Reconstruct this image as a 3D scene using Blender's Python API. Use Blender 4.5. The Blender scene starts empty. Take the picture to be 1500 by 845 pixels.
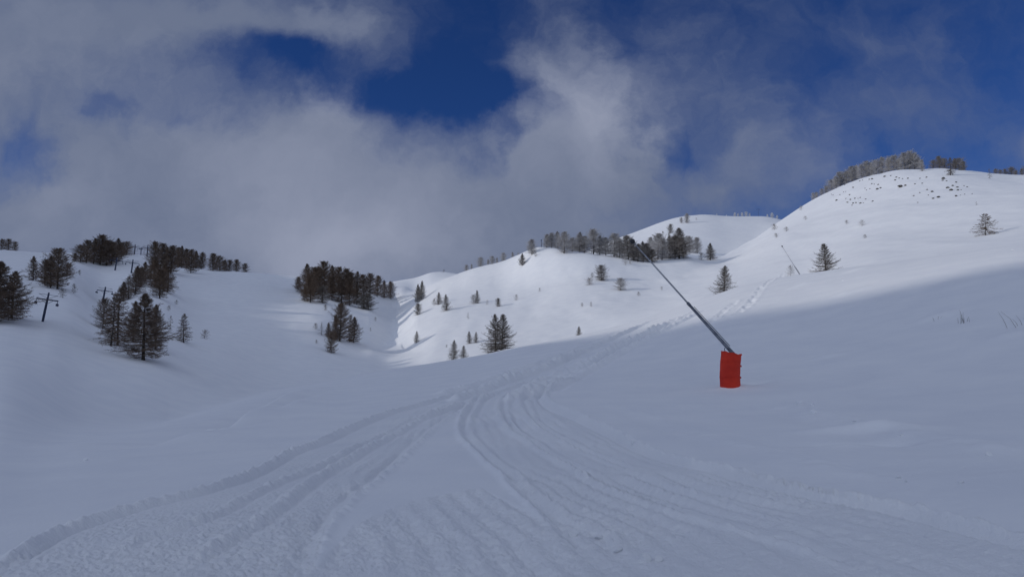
import bpy, bmesh, math, random
import numpy as np
from mathutils import Vector, Matrix

scene = bpy.context.scene
COL = scene.collection
R = math.radians
rng = np.random.default_rng(7)
random.seed(7)

# ------------------------------------------------------------------ camera
F, CX, CY = 1083.0, 750.0, 422.5
EYE = 1.7
PITCH = math.atan(117.5 / F)
cam = bpy.data.cameras.new("camera")
cam.sensor_width = 36.0
cam.lens = 36.0 * F / 1500.0
cam.clip_end = 20000
co = bpy.data.objects.new("camera", cam)
COL.objects.link(co)
co.location = (0, 0, EYE)
co.rotation_euler = (R(90) + PITCH, 0, 0)
scene.camera = co


def ray(x, y):
    """viewing direction of a photo pixel as (azimuth, tan of elevation)"""
    x = np.asarray(x, float); y = np.asarray(y, float)
    a = (x - CX) / F; b = (CY - y) / F
    X = a; Y = math.cos(PITCH) - b * math.sin(PITCH); Z = math.sin(PITCH) + b * math.cos(PITCH)
    return np.arctan2(X, Y), Z / np.hypot(X, Y)


# ------------------------------------------------------------------ maths helpers
def pslopes(h, dl):
    """monotone slopes; h, dl: (K-1, A) steps and secants"""
    K = h.shape[0] + 1
    d = np.zeros((K,) + h.shape[1:])
    a, b = dl[:-1], dl[1:]
    w1 = 2 * h[1:] + h[:-1]; w2 = h[1:] + 2 * h[:-1]
    ok = (a * b) > 0
    aa = np.where(ok, a, 1.0); bb = np.where(ok, b, 1.0)
    d[1:-1] = np.where(ok, (w1 + w2) / (w1 / aa + w2 / bb), 0)
    d[0] = dl[0]; d[-1] = dl[-1]
    return d


def herm(x, x0, x1, y0, y1, d0, d1):
    h = x1 - x0
    s = (x - x0) / h
    return ((1 + 2 * s) * (1 - s) ** 2 * y0 + s * (1 - s) ** 2 * h * d0
            + s * s * (3 - 2 * s) * y1 + s * s * (s - 1) * h * d1)


def pchip(pts, x):
    pts = np.array(sorted(pts), float)
    X, Y = pts[:, 0], pts[:, 1]
    h = np.diff(X); dl = np.diff(Y) / h
    d = pslopes(h[:, None], dl[:, None])[:, 0]
    x = np.clip(x, X[0], X[-1])
    i = np.clip(np.searchsorted(X, x, side="right") - 1, 0, len(X) - 2)
    return herm(x, X[i], X[i + 1], Y[i], Y[i + 1], d[i], d[i + 1])


LAT = rng.random((256, 256))


def vnoise(x, y):
    xi = np.floor(x).astype(np.int64); yi = np.floor(y).astype(np.int64)
    fx = x - xi; fy = y - yi
    fx = fx * fx * fx * (fx * (fx * 6 - 15) + 10); fy = fy * fy * fy * (fy * (fy * 6 - 15) + 10)
    x0 = xi & 255; x1 = (xi + 1) & 255; y0 = yi & 255; y1 = (yi + 1) & 255
    a = LAT[x0, y0] * (1 - fx) + LAT[x1, y0] * fx
    b = LAT[x0, y1] * (1 - fx) + LAT[x1, y1] * fx
    return (a * (1 - fy) + b * fy) * 2 - 1


def fbm(x, y, s, n=3, g=0.5):
    o = 0; a = 1.0; k = 1.0 / s
    for i in range(n):
        c, sn = math.cos(0.7 * i + .3), math.sin(0.7 * i + .3)
        o = o + a * vnoise((x * c - y * sn) * k + 17.3 * i, (x * sn + y * c) * k + 5.1 * i)
        a *= g; k *= 2.03
    return o


def sstep(a, b, x):
    s = np.clip((x - a) / (b - a), 0, 1)
    return s * s * (3 - 2 * s)


# ------------------------------------------------------------------ terrain layers: what the photo shows, each with its distance
LAYERS = [
    # near ground level with the skier: (distance curve, picture height curve)
    ("near", [(-600, 10), (750, 10), (2100, 10)], None, [(-600, -.35), (0, -.22), (400, -.05), (750, 0), (1200, .06), (1500, .15), (2100, .4)]),
    ("cannon", [(-600, 17), (0, 20), (130, 28), (240, 36), (400, 40), (760, 40), (1070, 39), (1500, 34), (2100, 32)],
     [(-600, 695), (0, 690), (130, 655), (240, 634), (400, 612), (560, 598), (690, 586), (760, 577), (900, 571), (1070, 565), (1200, 560), (1500, 546), (2100, 520)], None),
    ("crest", [(-600, 25), (0, 32), (130, 48), (240, 70), (400, 105), (540, 135), (640, 150), (860, 150), (960, 140), (1040, 132), (1160, 128), (1300, 112), (1500, 98), (2100, 92)],
     [(-600, 660), (0, 648), (130, 632), (240, 617), (330, 592), (400, 573), (480, 559), (540, 547), (640, 531), (700, 521), (760, 508), (860, 489), (960, 460), (1040, 433), (1100, 415), (1160, 403), (1200, 397), (1300, 384), (1500, 359), (1800, 335), (2100, 320)], None),
    ("trough", [(-600, 45), (0, 50), (130, 72), (240, 85), (300, 98), (400, 130), (540, 172), (640, 180), (730, 183), (860, 186), (960, 178), (1060, 168), (1160, 160), (1300, 140), (1500, 122), (2100, 115)],
     [(-600, 600), (0, 600), (130, 613), (240, 616), (330, 592), (400, 573), (480, 560), (540, 549), (640, 538), (730, 525), (860, 499), (960, 474), (1040, 446), (1160, 431), (1180, 430), (1225, 404), (1300, 390), (1500, 364), (2100, 325)], None),
    ("foot", [(-600, 130), (0, 135), (66, 145), (150, 135), (220, 130), (300, 140), (400, 165), (480, 185), (540, 210), (570, 235), (600, 225), (640, 210), (730, 205), (860, 212), (960, 220), (1060, 230), (1160, 230), (1300, 215), (1440, 190), (1500, 185), (2100, 170)],
     [(-600, 480), (0, 480), (66, 478), (150, 510), (220, 528), (300, 540), (400, 548), (480, 540), (540, 530), (570, 522), (600, 521), (640, 517), (730, 502), (860, 470), (960, 445), (1060, 415), (1160, 385), (1300, 352), (1440, 345), (1500, 340), (2100, 300)], None),
    ("slope", [(-600, 220), (0, 230), (100, 242), (150, 258), (220, 268), (300, 272), (400, 290), (460, 310), (540, 322), (560, 345), (577, 358), (592, 340), (612, 303), (660, 290), (730, 288), (860, 275), (960, 283), (1060, 300), (1160, 320), (1300, 290), (1440, 270), (1500, 270), (2100, 250)],
     [(-600, 400), (0, 412), (100, 415), (150, 443), (220, 425), (300, 455), (400, 450), (460, 442), (540, 455), (575, 455), (605, 455), (660, 440), (730, 430), (860, 410), (960, 405), (1060, 390), (1160, 335), (1300, 300), (1440, 290), (1500, 285), (2100, 270)], None),
    ("skyline", [(-600, 420), (0, 430), (100, 440), (200, 440), (300, 430), (400, 440), (500, 450), (560, 460), (590, 470), (609, 450), (640, 400), (676, 370), (736, 345), (786, 320), (861, 305), (942, 310), (1008, 320), (1051, 350), (1075, 390), (1100, 430), (1140, 460), (1190, 450), (1260, 420), (1330, 385), (1415, 370), (1500, 370), (2100, 360)],
     [(-600, 350), (0, 365), (29, 367), (50, 369), (100, 371), (150, 374), (185, 372), (210, 374), (250, 391), (300, 395), (340, 398), (380, 400), (430, 404), (500, 408), (560, 414), (590, 421), (609, 426), (640, 413), (676, 399), (697, 391), (736, 383), (762, 373), (774, 367), (790, 362), (809, 362), (823, 365), (861, 371), (902, 376), (942, 383), (975, 381), (1008, 377), (1028, 379), (1051, 377), (1075, 366), (1100, 352), (1140, 325), (1190, 293), (1220, 278), (1260, 262), (1330, 249), (1380, 247), (1415, 250), (1450, 254), (1500, 258), (1800, 260), (2100, 270)], None),
    ("behind", [(-600, 560), (500, 580), (590, 560), (640, 520), (860, 420), (1050, 480), (1140, 590), (1500, 500), (2100, 500)],
     [(-600, 365), (0, 385), (185, 390), (250, 405), (400, 415), (560, 424), (590, 426), (609, 434), (640, 428), (676, 415), (736, 400), (786, 378), (861, 385), (942, 393), (1008, 386), (1051, 385), (1100, 366), (1140, 345), (1190, 318), (1260, 288), (1330, 275), (1415, 275), (1500, 280), (2100, 290)], None),
    ("far", [(-600, 760), (560, 720), (620, 740), (676, 760), (840, 800), (2100, 820)],
     [(-600, 420), (0, 420), (400, 425), (560, 415), (580, 412), (608, 407), (620, 403), (632, 399), (645, 398), (676, 402), (720, 415), (800, 400), (840, 378), (880, 360), (909, 348), (937, 338), (970, 325), (990, 319), (1006, 316), (1034, 314), (1064, 316), (1115, 317), (1140, 321), (1170, 330), (1250, 340), (1500, 330), (2100, 330)], None),
]
TAIL = [(1400, .02), (3000, -.01), (9000, -.012)]      # distance, tan elevation of the hidden country beyond

n_in = 1000
az_in = np.linspace(R(-38), R(38), n_in)
side = [R(38)]
st = az_in[1] - az_in[0]
while side[-1] < math.pi - .02:
    st = min(st * 1.09, R(2.0)); side.append(side[-1] + st)
side = np.array(side[1:]); side = side * 1.0
side = R(38) + (side - R(38)) * (math.pi - R(38)) / (side[-1] - R(38))
AZ = np.concatenate([-side[::-1], az_in, side[:-1]])
A = len(AZ)
RR = np.concatenate([np.geomspace(.4, 5, 42)[:-1], np.exp(np.arange(math.log(5), math.log(70), .0046)),
                     np.exp(np.arange(math.log(70), math.log(900), .0060)), np.geomspace(900, 9000, 28)])
NR = len(RR)
LR = np.log(RR)

knR, knT = [], []
for r0 in (.3, 1.0, 3.0, 5.5):
    knR.append(np.full(A, r0)); knT.append(np.full(A, -EYE / r0))
pxs = np.arange(-600, 2101, 4.0)
for name, rc, yc, zc in LAYERS:
    rr = pchip(rc, pxs)
    if zc is not None:
        a, _ = ray(pxs, np.full_like(pxs, 600.0)); t = (pchip(zc, pxs) - EYE) / rr
    else:
        a, t = ray(pxs, pchip(yc, pxs))
    knR.append(np.interp(AZ, a, rr)); knT.append(np.interp(AZ, a, t))
for r0, t0 in TAIL:
    knR.append(np.full(A, float(r0))); knT.append(np.full(A, float(t0)))
knR = np.array(knR); knT = np.array(knT)
ker = np.array([1, 2, 3, 4, 5, 4, 3, 2, 1.]) / 25
pad = np.pad(knT, ((0, 0), (4, 4)), mode='edge'); knT = sum(ker[i] * pad[:, i:i + A] for i in range(9))
# behind the photographer: open, gently falling snow
back = sstep(R(75), R(150), np.abs(AZ))
gR = np.array([.3, 1, 3, 5.5, 10, 35, 90, 120, 190, 280, 400, 520, 780, 1400, 3000, 9000])
gZ = np.array([0, 0, 0, 0, -.1, -1, -4, -6, -12, -20, -30, -38, -50, -60, -80, -110])
gT = (gZ - EYE) / gR
knR = np.exp(np.log(knR) * (1 - back) + np.log(gR)[:, None] * back)
knT = knT * (1 - back) + gT[:, None] * back
kL = np.log(knR)
hh = np.diff(kL, axis=0); dl = np.diff(knT, axis=0) / hh
sl = pslopes(hh, dl)
T = np.empty((NR, A))
ai = np.arange(A)
for i in range(NR):
    k = np.clip((kL <= LR[i]).sum(0) - 1, 0, len(kL) - 2)
    T[i] = herm(LR[i], kL[k, ai], kL[k + 1, ai], knT[k, ai], knT[k + 1, ai], sl[k, ai], sl[k + 1, ai])
Zb = EYE + RR[:, None] * T
SX = RR[:, None] * np.sin(AZ)[None, :]
SY = RR[:, None] * np.cos(AZ)[None, :]

# unseen ridge added to the west, shaped to shade the foreground and hillside
SUN_AZ, SUN_EL = R(-100), R(18)
RIDGE_X = -430.0
HY = [(-900, 120), (-500, 200), (-250, 215), (-100, 198), (-60, 184), (-24, 166), (-15, 161.5), (-9, 157), (3, 154), (33, 153), (50, 150), (76, 141), (117, 136), (155, 134), (200, 136), (240, 144), (265, 149), (285, 153), (310, 154.5), (343, 154), (385, 153), (450, 110), (520, 60), (600, 0)]  # ridge heights fitted to where the shadow's edge should fall


def shade_ridge(x, y, hy):
    e = x - RIDGE_X
    H = pchip(hy, y) + np.exp(-(e / 14) ** 2) * sstep(230, 280, y) * 1.6 * vnoise(y / 7.0, y * 0 + 3.3)  # crest roughened to let streaks of sun through
    return H - np.where(e > 0, e * .72, -e * .35)


def smax(a, b, k):
    h = np.clip(.5 + .5 * (a - b) / k, 0, 1)
    return b * (1 - h) + a * h + k * h * (1 - h)


def hitT(Tg, x, y, rmin=0.0):
    """first ground point seen at a photo pixel beyond rmin: (r, azimuth) or None"""
    a, t = ray(x, y)
    j = np.clip(np.searchsorted(AZ, a) - 1, 0, A - 2)
    w = (a - AZ[j]) / (AZ[j + 1] - AZ[j])
    c = Tg[:, j] * (1 - w) + Tg[:, j + 1] * w
    i0 = np.searchsorted(RR, rmin)
    ok = np.nonzero(c[i0:] >= t)[0]
    if not len(ok):
        return None
    i = i0 + ok[0]
    if ok[0] == 0:
        return float(RR[i]), float(a)
    f = (t - c[i - 1]) / (c[i] - c[i - 1])
    return float(RR[i - 1] + f * (RR[i] - RR[i - 1])), float(a)


def plan(pts, rmin=0.0):
    out = []
    for x, y in pts:
        h = hitT(T, x, min(y, 842), rmin) if 0 <= y else None
        a, t = ray(x, y)
        if y > 842 or h is None:
            h = (EYE / max(.05, -float(t)), float(a))
        out.append((h[0] * math.sin(h[1]), h[0] * math.cos(h[1])))
    return np.array(out)


def smooth_line(P, n=6):
    """Catmull-Rom through plan points"""
    Q = np.vstack([2 * P[0] - P[1], P, 2 * P[-1] - P[-2]])
    out = []
    for i in range(1, len(Q) - 2):
        p0, p1, p2, p3 = Q[i - 1], Q[i], Q[i + 1], Q[i + 2]
        for s in np.linspace(0, 1, n, endpoint=False):
            out.append(.5 * ((2 * p1) + (-p0 + p2) * s + (2 * p0 - 5 * p1 + 4 * p2 - p3) * s * s + (-p0 + 3 * p1 - 3 * p2 + p3) * s ** 3))
    out.append(Q[-2])
    return np.array(out)


def line_dist(P, margin):
    """signed distance (left of the line positive) and length along it for terrain vertices near polyline P"""
    lo = P.min(0) - margin; hi = P.max(0) + margin
    m = (SX > lo[0]) & (SX < hi[0]) & (SY > lo[1]) & (SY < hi[1])
    idx = np.nonzero(m.ravel())[0]
    x = SX.ravel()[idx]; y = SY.ravel()[idx]
    best = np.full(len(idx), 1e9); sgn = np.zeros(len(idx)); along = np.zeros(len(idx)); acc = 0
    endf = np.zeros(len(idx))
    tot = np.hypot(*np.diff(P, axis=0).T).sum()
    for (ax, ay), (bx, by) in zip(P[:-1], P[1:]):
        dx, dy = bx - ax, by - ay; L2 = dx * dx + dy * dy + 1e-9; L = math.sqrt(L2)
        s = np.clip(((x - ax) * dx + (y - ay) * dy) / L2, 0, 1)
        ex = x - ax - s * dx; ey = y - ay - s * dy
        d = ex * ex + ey * ey
        b = d < best
        best[b] = d[b]; sgn[b] = np.sign(dx * ey - dy * ex)[b]; along[b] = (acc + s * L)[b]
        acc += L
    d = np.sqrt(best)
    k = d < margin
    return idx[k], (d * sgn)[k], along[k], tot


def in_poly(P):
    lo = P.min(0); hi = P.max(0)
    m = (SX > lo[0]) & (SX < hi[0]) & (SY > lo[1]) & (SY < hi[1])
    idx = np.nonzero(m.ravel())[0]
    x = SX.ravel()[idx]; y = SY.ravel()[idx]
    c = np.zeros(len(idx), bool)
    for (ax, ay), (bx, by) in zip(P, np.roll(P, -1, axis=0)):
        k = ((ay > y) != (by > y)) & (x < (bx - ax) * (y - ay) / (by - ay + 1e-12) + ax)
        c ^= k
    return idx[c]


# ------------------------------------------------------------------ snow relief
D = np.zeros(NR * A)
xf, yf = SX.ravel(), SY.ravel()
rf = np.repeat(RR, A)
rough = np.zeros(NR * A)
front = (np.abs(np.tile(AZ, NR)) < R(45)) & (rf < 1000)
near = front & (rf < 120)
D += np.where(rf > 4, fbm(xf, yf, 38, 3) * .0011 * np.clip(rf, 0, 420), 0)
D[near] += fbm(xf[near] * .6 + yf[near] * .3, yf[near] - .4 * xf[near], 2.6, 3) * .022
D[near] += fbm(xf[near], yf[near], 9, 2) * .05 * sstep(6, 25, rf[near])

A_left = [(-40, 842), (20, 815), (70, 787), (130, 765), (215, 742), (300, 720), (365, 693), (420, 665), (470, 645), (520, 625), (600, 597), (690, 570), (760, 545), (830, 520), (900, 493), (950, 472)]
A_rut1 = [(170, 815), (200, 790), (300, 760), (380, 720), (465, 680), (550, 640), (620, 612), (700, 585)]
A_rut2 = [(250, 840), (280, 820), (320, 795), (390, 755), (450, 710), (510, 670), (585, 630), (650, 603), (730, 577), (800, 548)]
A_right = [(455, 842), (465, 820), (480, 780), (515, 735), (555, 705), (600, 660), (650, 620), (720, 580), (800, 545), (870, 517), (940, 487), (985, 467)]
B1 = [(700, 575), (687, 593), (673, 617), (673, 637), (693, 660), (720, 687), (765, 730), (800, 765), (830, 800)]
B1b = [(712, 577), (700, 595), (688, 615), (690, 635), (712, 660), (745, 687), (795, 728), (850, 770)]
B2 = [(745, 575), (731, 590), (730, 607), (740, 627), (767, 647), (817, 677), (870, 710), (960, 745), (1050, 770), (1150, 797), (1215, 822), (1280, 842)]
B2b = [(757, 572), (744, 588), (743, 605), (754, 626), (785, 648), (840, 680), (900, 708)]
B3 = [(790, 565), (762, 583), (763, 597), (777, 620), (810, 643), (867, 670), (917, 693), (1000, 722), (1100, 752), (1200, 780)]
B3b = [(800, 566), (775, 583), (776, 597), (792, 620), (826, 642), (885, 668), (935, 690)]
B_out = [(870, 545), (820, 562), (800, 580), (807, 593), (827, 603), (850, 612), (893, 633), (927, 650), (990, 677), (1060, 692), (1190, 722), (1325, 747), (1400, 767), (1500, 792), (1600, 820)]
bank = [(300, 636), (325, 630), (360, 611), (385, 597), (420, 581), (465, 570), (500, 563)]
bank2 = [(405, 605), (440, 590), (490, 575), (545, 568)]
bank3 = [(200, 660), (270, 645), (310, 640), (380, 628), (450, 615), (520, 605)]
T_up1 = [(740, 590), (800, 556), (860, 530), (920, 503), (970, 477), (1000, 460)]
T_up2 = [(770, 580), (830, 548), (890, 518), (950, 488), (1000, 463), (1020, 452)]
T_up3 = [(700, 570), (780, 545), (840, 520), (900, 494), (945, 474)]
wash = [(1150, 588), (1200, 606), (1260, 618), (1330, 638), (1420, 652), (1500, 668)]
wash2 = [(880, 590), (960, 612), (1040, 640), (1130, 662), (1230, 690), (1330, 705)]


def berm(px, w, h, lump=.5, off=0.0, fade=.9, two=False, grow=True):
    P = smooth_line(plan(px))
    P = P[P[:, 1] > 1.0]
    idx, d, s, tot = line_dist(P, max(4 * w, 1.2))
    n = fbm(xf[idx], yf[idx], max(.16, w * 1.2), 2)
    if grow:
        w = w * np.clip(.55 + rf[idx] / 26, .55, 1.8); h = h * np.clip(.6 + rf[idx] / 28, .6, 1.6)
    e = sstep(0, fade, s) * sstep(0, fade, tot - s) * sstep(0, .12, np.where(P[0, 1] < P[-1, 1], 1 - s / tot, s / tot))
    D[idx] += h * e * np.exp(-((d - off) / w) ** 2) * (1 + lump * n)
    if two:
        D[idx] -= .7 * h * e * np.exp(-((d - off + two * w) / w) ** 2)


def step(px, w, h, reach, fade=.2):
    P = smooth_line(plan(px))
    idx, d, s, tot = line_dist(P, reach * 2)
    e = sstep(0, fade, s / tot) * sstep(0, fade, 1 - s / tot)
    D[idx] += h * e * np.tanh(d / w) * np.exp(-(d / reach) ** 2)


# crumbled, groomed snow between the edges of the tracks
PA = smooth_line(plan(A_left)); PAr = smooth_line(plan(A_right))
PA = np.vstack([[[PA[0, 0] - .6, 3.0]], PA]); PAr = np.vstack([[[PAr[0, 0] + .1, 3.0]], PAr])
PB = smooth_line(plan(B1)); PBo = smooth_line(plan(B_out))
low = plan([(455, 842), (520, 770), (600, 735), (700, 715), (760, 742), (860, 800), (1290, 842)])
groom = np.zeros(NR * A)
for poly, wgt in ((np.vstack([PA, PAr[::-1]]), 1.0), (np.vstack([PB, [[.6, 3.2], [3.5, 3.2]], PBo[::-1]]), .9), (np.vstack([low, [[1.2, 3.2], [-1.0, 3.2]]]), .8)):
    k = in_poly(poly)
    groom[k] = np.maximum(groom[k], wgt)
g2 = groom.reshape(NR, A)
for _ in range(3):
    g2[1:-1, 1:-1] = (g2[1:-1, 1:-1] * 2 + g2[:-2, 1:-1] + g2[2:, 1:-1] + g2[1:-1, :-2] + g2[1:-1, 2:]) / 6
groom = g2.ravel()
k = np.nonzero((groom > .01) & near)[0]
fade = 1 - .5 * sstep(18, 60, rf[k])
lumps = (np.abs(fbm(xf[k], yf[k], .11, 2, .7)) * .011 + fbm(xf[k], yf[k], .05, 2, .7) * .011 * (1 - sstep(9, 26, rf[k]))) * fade
patch = .45 + .75 * sstep(-.3, .5, fbm(xf[k], yf[k], 2.2, 2))
D[k] += (lumps - .015) * groom[k] * patch * (1 - .6 * sstep(20, 60, rf[k]))
rough[k] = groom[k]
# fine parallel grooves left by the groomer, following the track edges
for P, sgn, wid in ((PA, -1, 6.0), (PBo, 1, 8.0), (smooth_line(plan(B2)), -1, 3.0)):
    idx, d, s, tot = line_dist(P, wid)
    d = d * -sgn
    m = d > .05
    idx, d, s = idx[m], d[m], s[m]
    g_ = (1 - sstep(.6 * wid, .97 * wid, d)) * groom[idx] * (.35 + .65 * sstep(-.5, .4, fbm(xf[idx], yf[idx], 2.2, 2)))
    wob = d + .05 * fbm(xf[idx], yf[idx], 1.1, 2)
    D[idx] += g_ * .020 * np.sin(wob * 2 * math.pi / .29) * (1 - sstep(16, 44, rf[idx]))
    D[idx] += g_ * .017 * np.sin(wob * 2 * math.pi / .83 + 1.0) * (1 + np.clip(rf[idx] / 40, 0, 1)) * (1 - sstep(50, 100, rf[idx]))
    D[idx] += g_ * .007 * np.sin(s * 2 * math.pi / .21 + 2 * fbm(xf[idx], yf[idx], .8, 2)) * (1 - sstep(9, 20, rf[idx]))
# wind ripples on the untouched snow
k = np.nonzero(near & (groom < .3) & (rf < 70))[0]
u_ = xf[k] * .82 + yf[k] * .57; v_ = -xf[k] * .57 + yf[k] * .82
D[k] += fbm(u_ * .35, v_, .42, 3, .6) * .010 * sstep(-.25, .5, fbm(xf[k], yf[k], 6, 2)) * (1 - .5 * sstep(20, 60, rf[k]))

berm(A_left, .075, .085, .4, two=2.6)
berm(A_rut1, .08, .05, .5, two=2)
berm(A_rut2, .09, .06, .5, two=2)
berm(A_right, .09, .045, .6, two=-2)
for L, h in ((B1, .045), (B1b, .035), (B2, .06), (B2b, .03), (B3, .05), (B3b, .035)):
    berm(L, .07, h * 1.15, .4, two=-2.2)
berm(B_out, .06, .125, .25, two=3.2)
T_up4 = [(660, 588), (730, 562), (800, 535), (870, 506), (930, 480), (965, 464)]
T_up5 = [(790, 575), (850, 545), (905, 518), (960, 490), (1010, 464), (1035, 450)]
T_up6 = [(640, 578), (720, 553), (790, 530), (860, 503), (910, 483)]
for L, h in ((T_up1, .27), (T_up2, .29), (T_up3, .25), (T_up4, .25), (T_up5, .27), (T_up6, .18)):
    berm(L, .34, h, .4, two=2.2, grow=False)
step(bank, .3, -.5, 2.2)
step(bank2, .35, -.32, 2.0)
step(bank3, .4, -.24, 2.4)
berm(wash, .5, .06, .6, two=2, grow=False)
berm(wash2, .35, .028, .8, two=2, grow=False)


def mound(px, sx, sy, h, rot=0.0, rmin=0.0, lump=0.0):
    c = plan([px], rmin)[0]
    dx, dy = xf - c[0], yf - c[1]
    m = np.nonzero((np.abs(dx) < 4 * max(sx, sy)) & (np.abs(dy) < 4 * max(sx, sy)))[0]
    dx, dy = dx[m], dy[m]
    u = dx * math.cos(rot) + dy * math.sin(rot); v = -dx * math.sin(rot) + dy * math.cos(rot)
    g = h * np.exp(-(u / sx) ** 2 - (v / sy) ** 2)
    D[m] += g * (1 + (lump * fbm(xf[m], yf[m], max(.3, sx * .5), 2) if lump else 0))


mound((1262, 634), 1.1, .40, .22, -.25)            # wind drift with a scooped lee side
mound((1275, 650), 1.2, .4, -.16, -.25)
mound((1240, 655), .6, .3, .07, -.2)
mound((1375, 464), 1.6, .8, .22, .2)
mound((1215, 523), 1.0, .5, .12, .1)
mound((1470, 493), 1.3, .6, .12, .3)
mound((1258, 395), 2.2, 1.0, .3, .1); mound((1240, 430), 2.0, .8, .25, .2); mound((1180, 417), 2.0, .8, .3, .2)
mound((1072, 569), 1.0, .45, .16, .1, 0, .4)                # snow banked against the lance's pad
mound((1105, 561), .7, .35, -.12, .1)
mound((312, 630), .5, .3, .14, .5, 0, .6)
mound((160, 640), 4.0, 2.0, -.10, .3)
mound((120, 655), 3.5, 1.2, .12, .2)

# a line of deep footprints up to the second lance
for px in ([(1080, 461), (1092, 451), (1102, 440), (1110, 428), (1118, 417), (1130, 409), (1145, 405), (1158, 401)], [(1046, 470), (1056, 460), (1066, 451), (1078, 441)]):
    P = smooth_line(plan(px, 50))
    idx, d, s, tot = line_dist(P, 3.2)
    n = fbm(xf[idx], yf[idx], .6, 2, .7)
    D[idx] += np.exp(-(d / .42) ** 2) * (n * .17 - .06) + np.exp(-((np.abs(d) - .62) / .25) ** 2) * .04 * (1 + n)

# low spurs on the sunny flank above the gully, catching the light
for px, w_, h_ in (([(567, 449), (585, 438), (607, 425), (630, 415)], 4.0, 1.9), ([(578, 468), (592, 457), (608, 448), (628, 436)], 4.0, 1.9), ([(574, 486), (590, 478), (612, 466)], 4.0, 1.5),
                   ([(564, 506), (585, 496), (606, 487), (630, 478)], 4.0, 1.7), ([(552, 528), (572, 514), (590, 503), (612, 496)], 4.5, 1.9)):
    P = smooth_line(plan(px, 185))
    idx, d, s, tot = line_dist(P, 16)
    e = sstep(0, .25, s / tot) * sstep(0, .55, 1 - s / tot)
    D[idx] += .42 * h_ * e * (np.exp(-(d / w_) ** 2) - .35 * np.exp(-((d - 7) / 5) ** 2)) * (1 + .3 * fbm(xf[idx], yf[idx], 9, 2))
k = np.nonzero(front & (rf > 170) & (rf < 430))[0]
D[k] += fbm(xf[k] * 1.2, yf[k] * .5, 16, 3) * .35

# join the added shade-casting ridge
ZT = Zb + D.reshape(NR, A)


def xy(r, a):
    return r * math.sin(a), r * math.cos(a)


outside = sstep(R(36.5), R(41), -np.tile(AZ, NR)).reshape(NR, A) * (np.tile(AZ, NR).reshape(NR, A) > R(-165))
zm = shade_ridge(SX, SY, HY)
ZT = np.where(outside > 0, ZT * (1 - outside) + smax(ZT, zm, 14) * outside, ZT)
TF = (ZT - EYE) / RR[:, None]


def ground(r, a):
    i = int(np.clip(np.searchsorted(RR, r) - 1, 0, NR - 2)); j = int(np.clip(np.searchsorted(AZ, a) - 1, 0, A - 2))
    f = (r - RR[i]) / (RR[i + 1] - RR[i]); g = (a - AZ[j]) / (AZ[j + 1] - AZ[j])
    return float((ZT[i, j] * (1 - g) + ZT[i, j + 1] * g) * (1 - f) + (ZT[i + 1, j] * (1 - g) + ZT[i + 1, j + 1] * g) * f)


def crest_r(x, lo=150, hi=640):
    a = float(ray(x, 380)[0]); j = int(np.searchsorted(AZ, a))
    i0, i1 = np.searchsorted(RR, lo), np.searchsorted(RR, hi)
    return float(RR[i0 + int(np.argmax(TF[i0:i1, j]))])


# ------------------------------------------------------------------ materials
def new_mat(name):
    m = bpy.data.materials.new(name); m.use_nodes = True
    nt = m.node_tree
    return m, nt, nt.nodes["Principled BSDF"]


def mottled(name, c1, c2, scale, rough=.8, metal=0.0, bump=0.0, detail=4):
    m, nt, b = new_mat(name)
    tc = nt.nodes.new("ShaderNodeTexCoord")
    nz = nt.nodes.new("ShaderNodeTexNoise"); nz.inputs["Scale"].default_value = scale; nz.inputs["Detail"].default_value = detail
    cr = nt.nodes.new("ShaderNodeValToRGB")
    cr.color_ramp.elements[0].position = .35; cr.color_ramp.elements[1].position = .65
    cr.color_ramp.elements[0].color = (*c1, 1); cr.color_ramp.elements[1].color = (*c2, 1)
    nt.links.new(tc.outputs["Object"], nz.inputs["Vector"])
    nt.links.new(nz.outputs["Fac"], cr.inputs["Fac"]); nt.links.new(cr.outputs["Color"], b.inputs["Base Color"])
    b.inputs["Roughness"].default_value = rough; b.inputs["Metallic"].default_value = metal
    if bump:
        bp = nt.nodes.new("ShaderNodeBump"); bp.inputs["Strength"].default_value = bump; bp.inputs["Distance"].default_value = .02
        nt.links.new(nz.outputs["Fac"], bp.inputs["Height"]); nt.links.new(bp.outputs["Normal"], b.inputs["Normal"])
    return m


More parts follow.
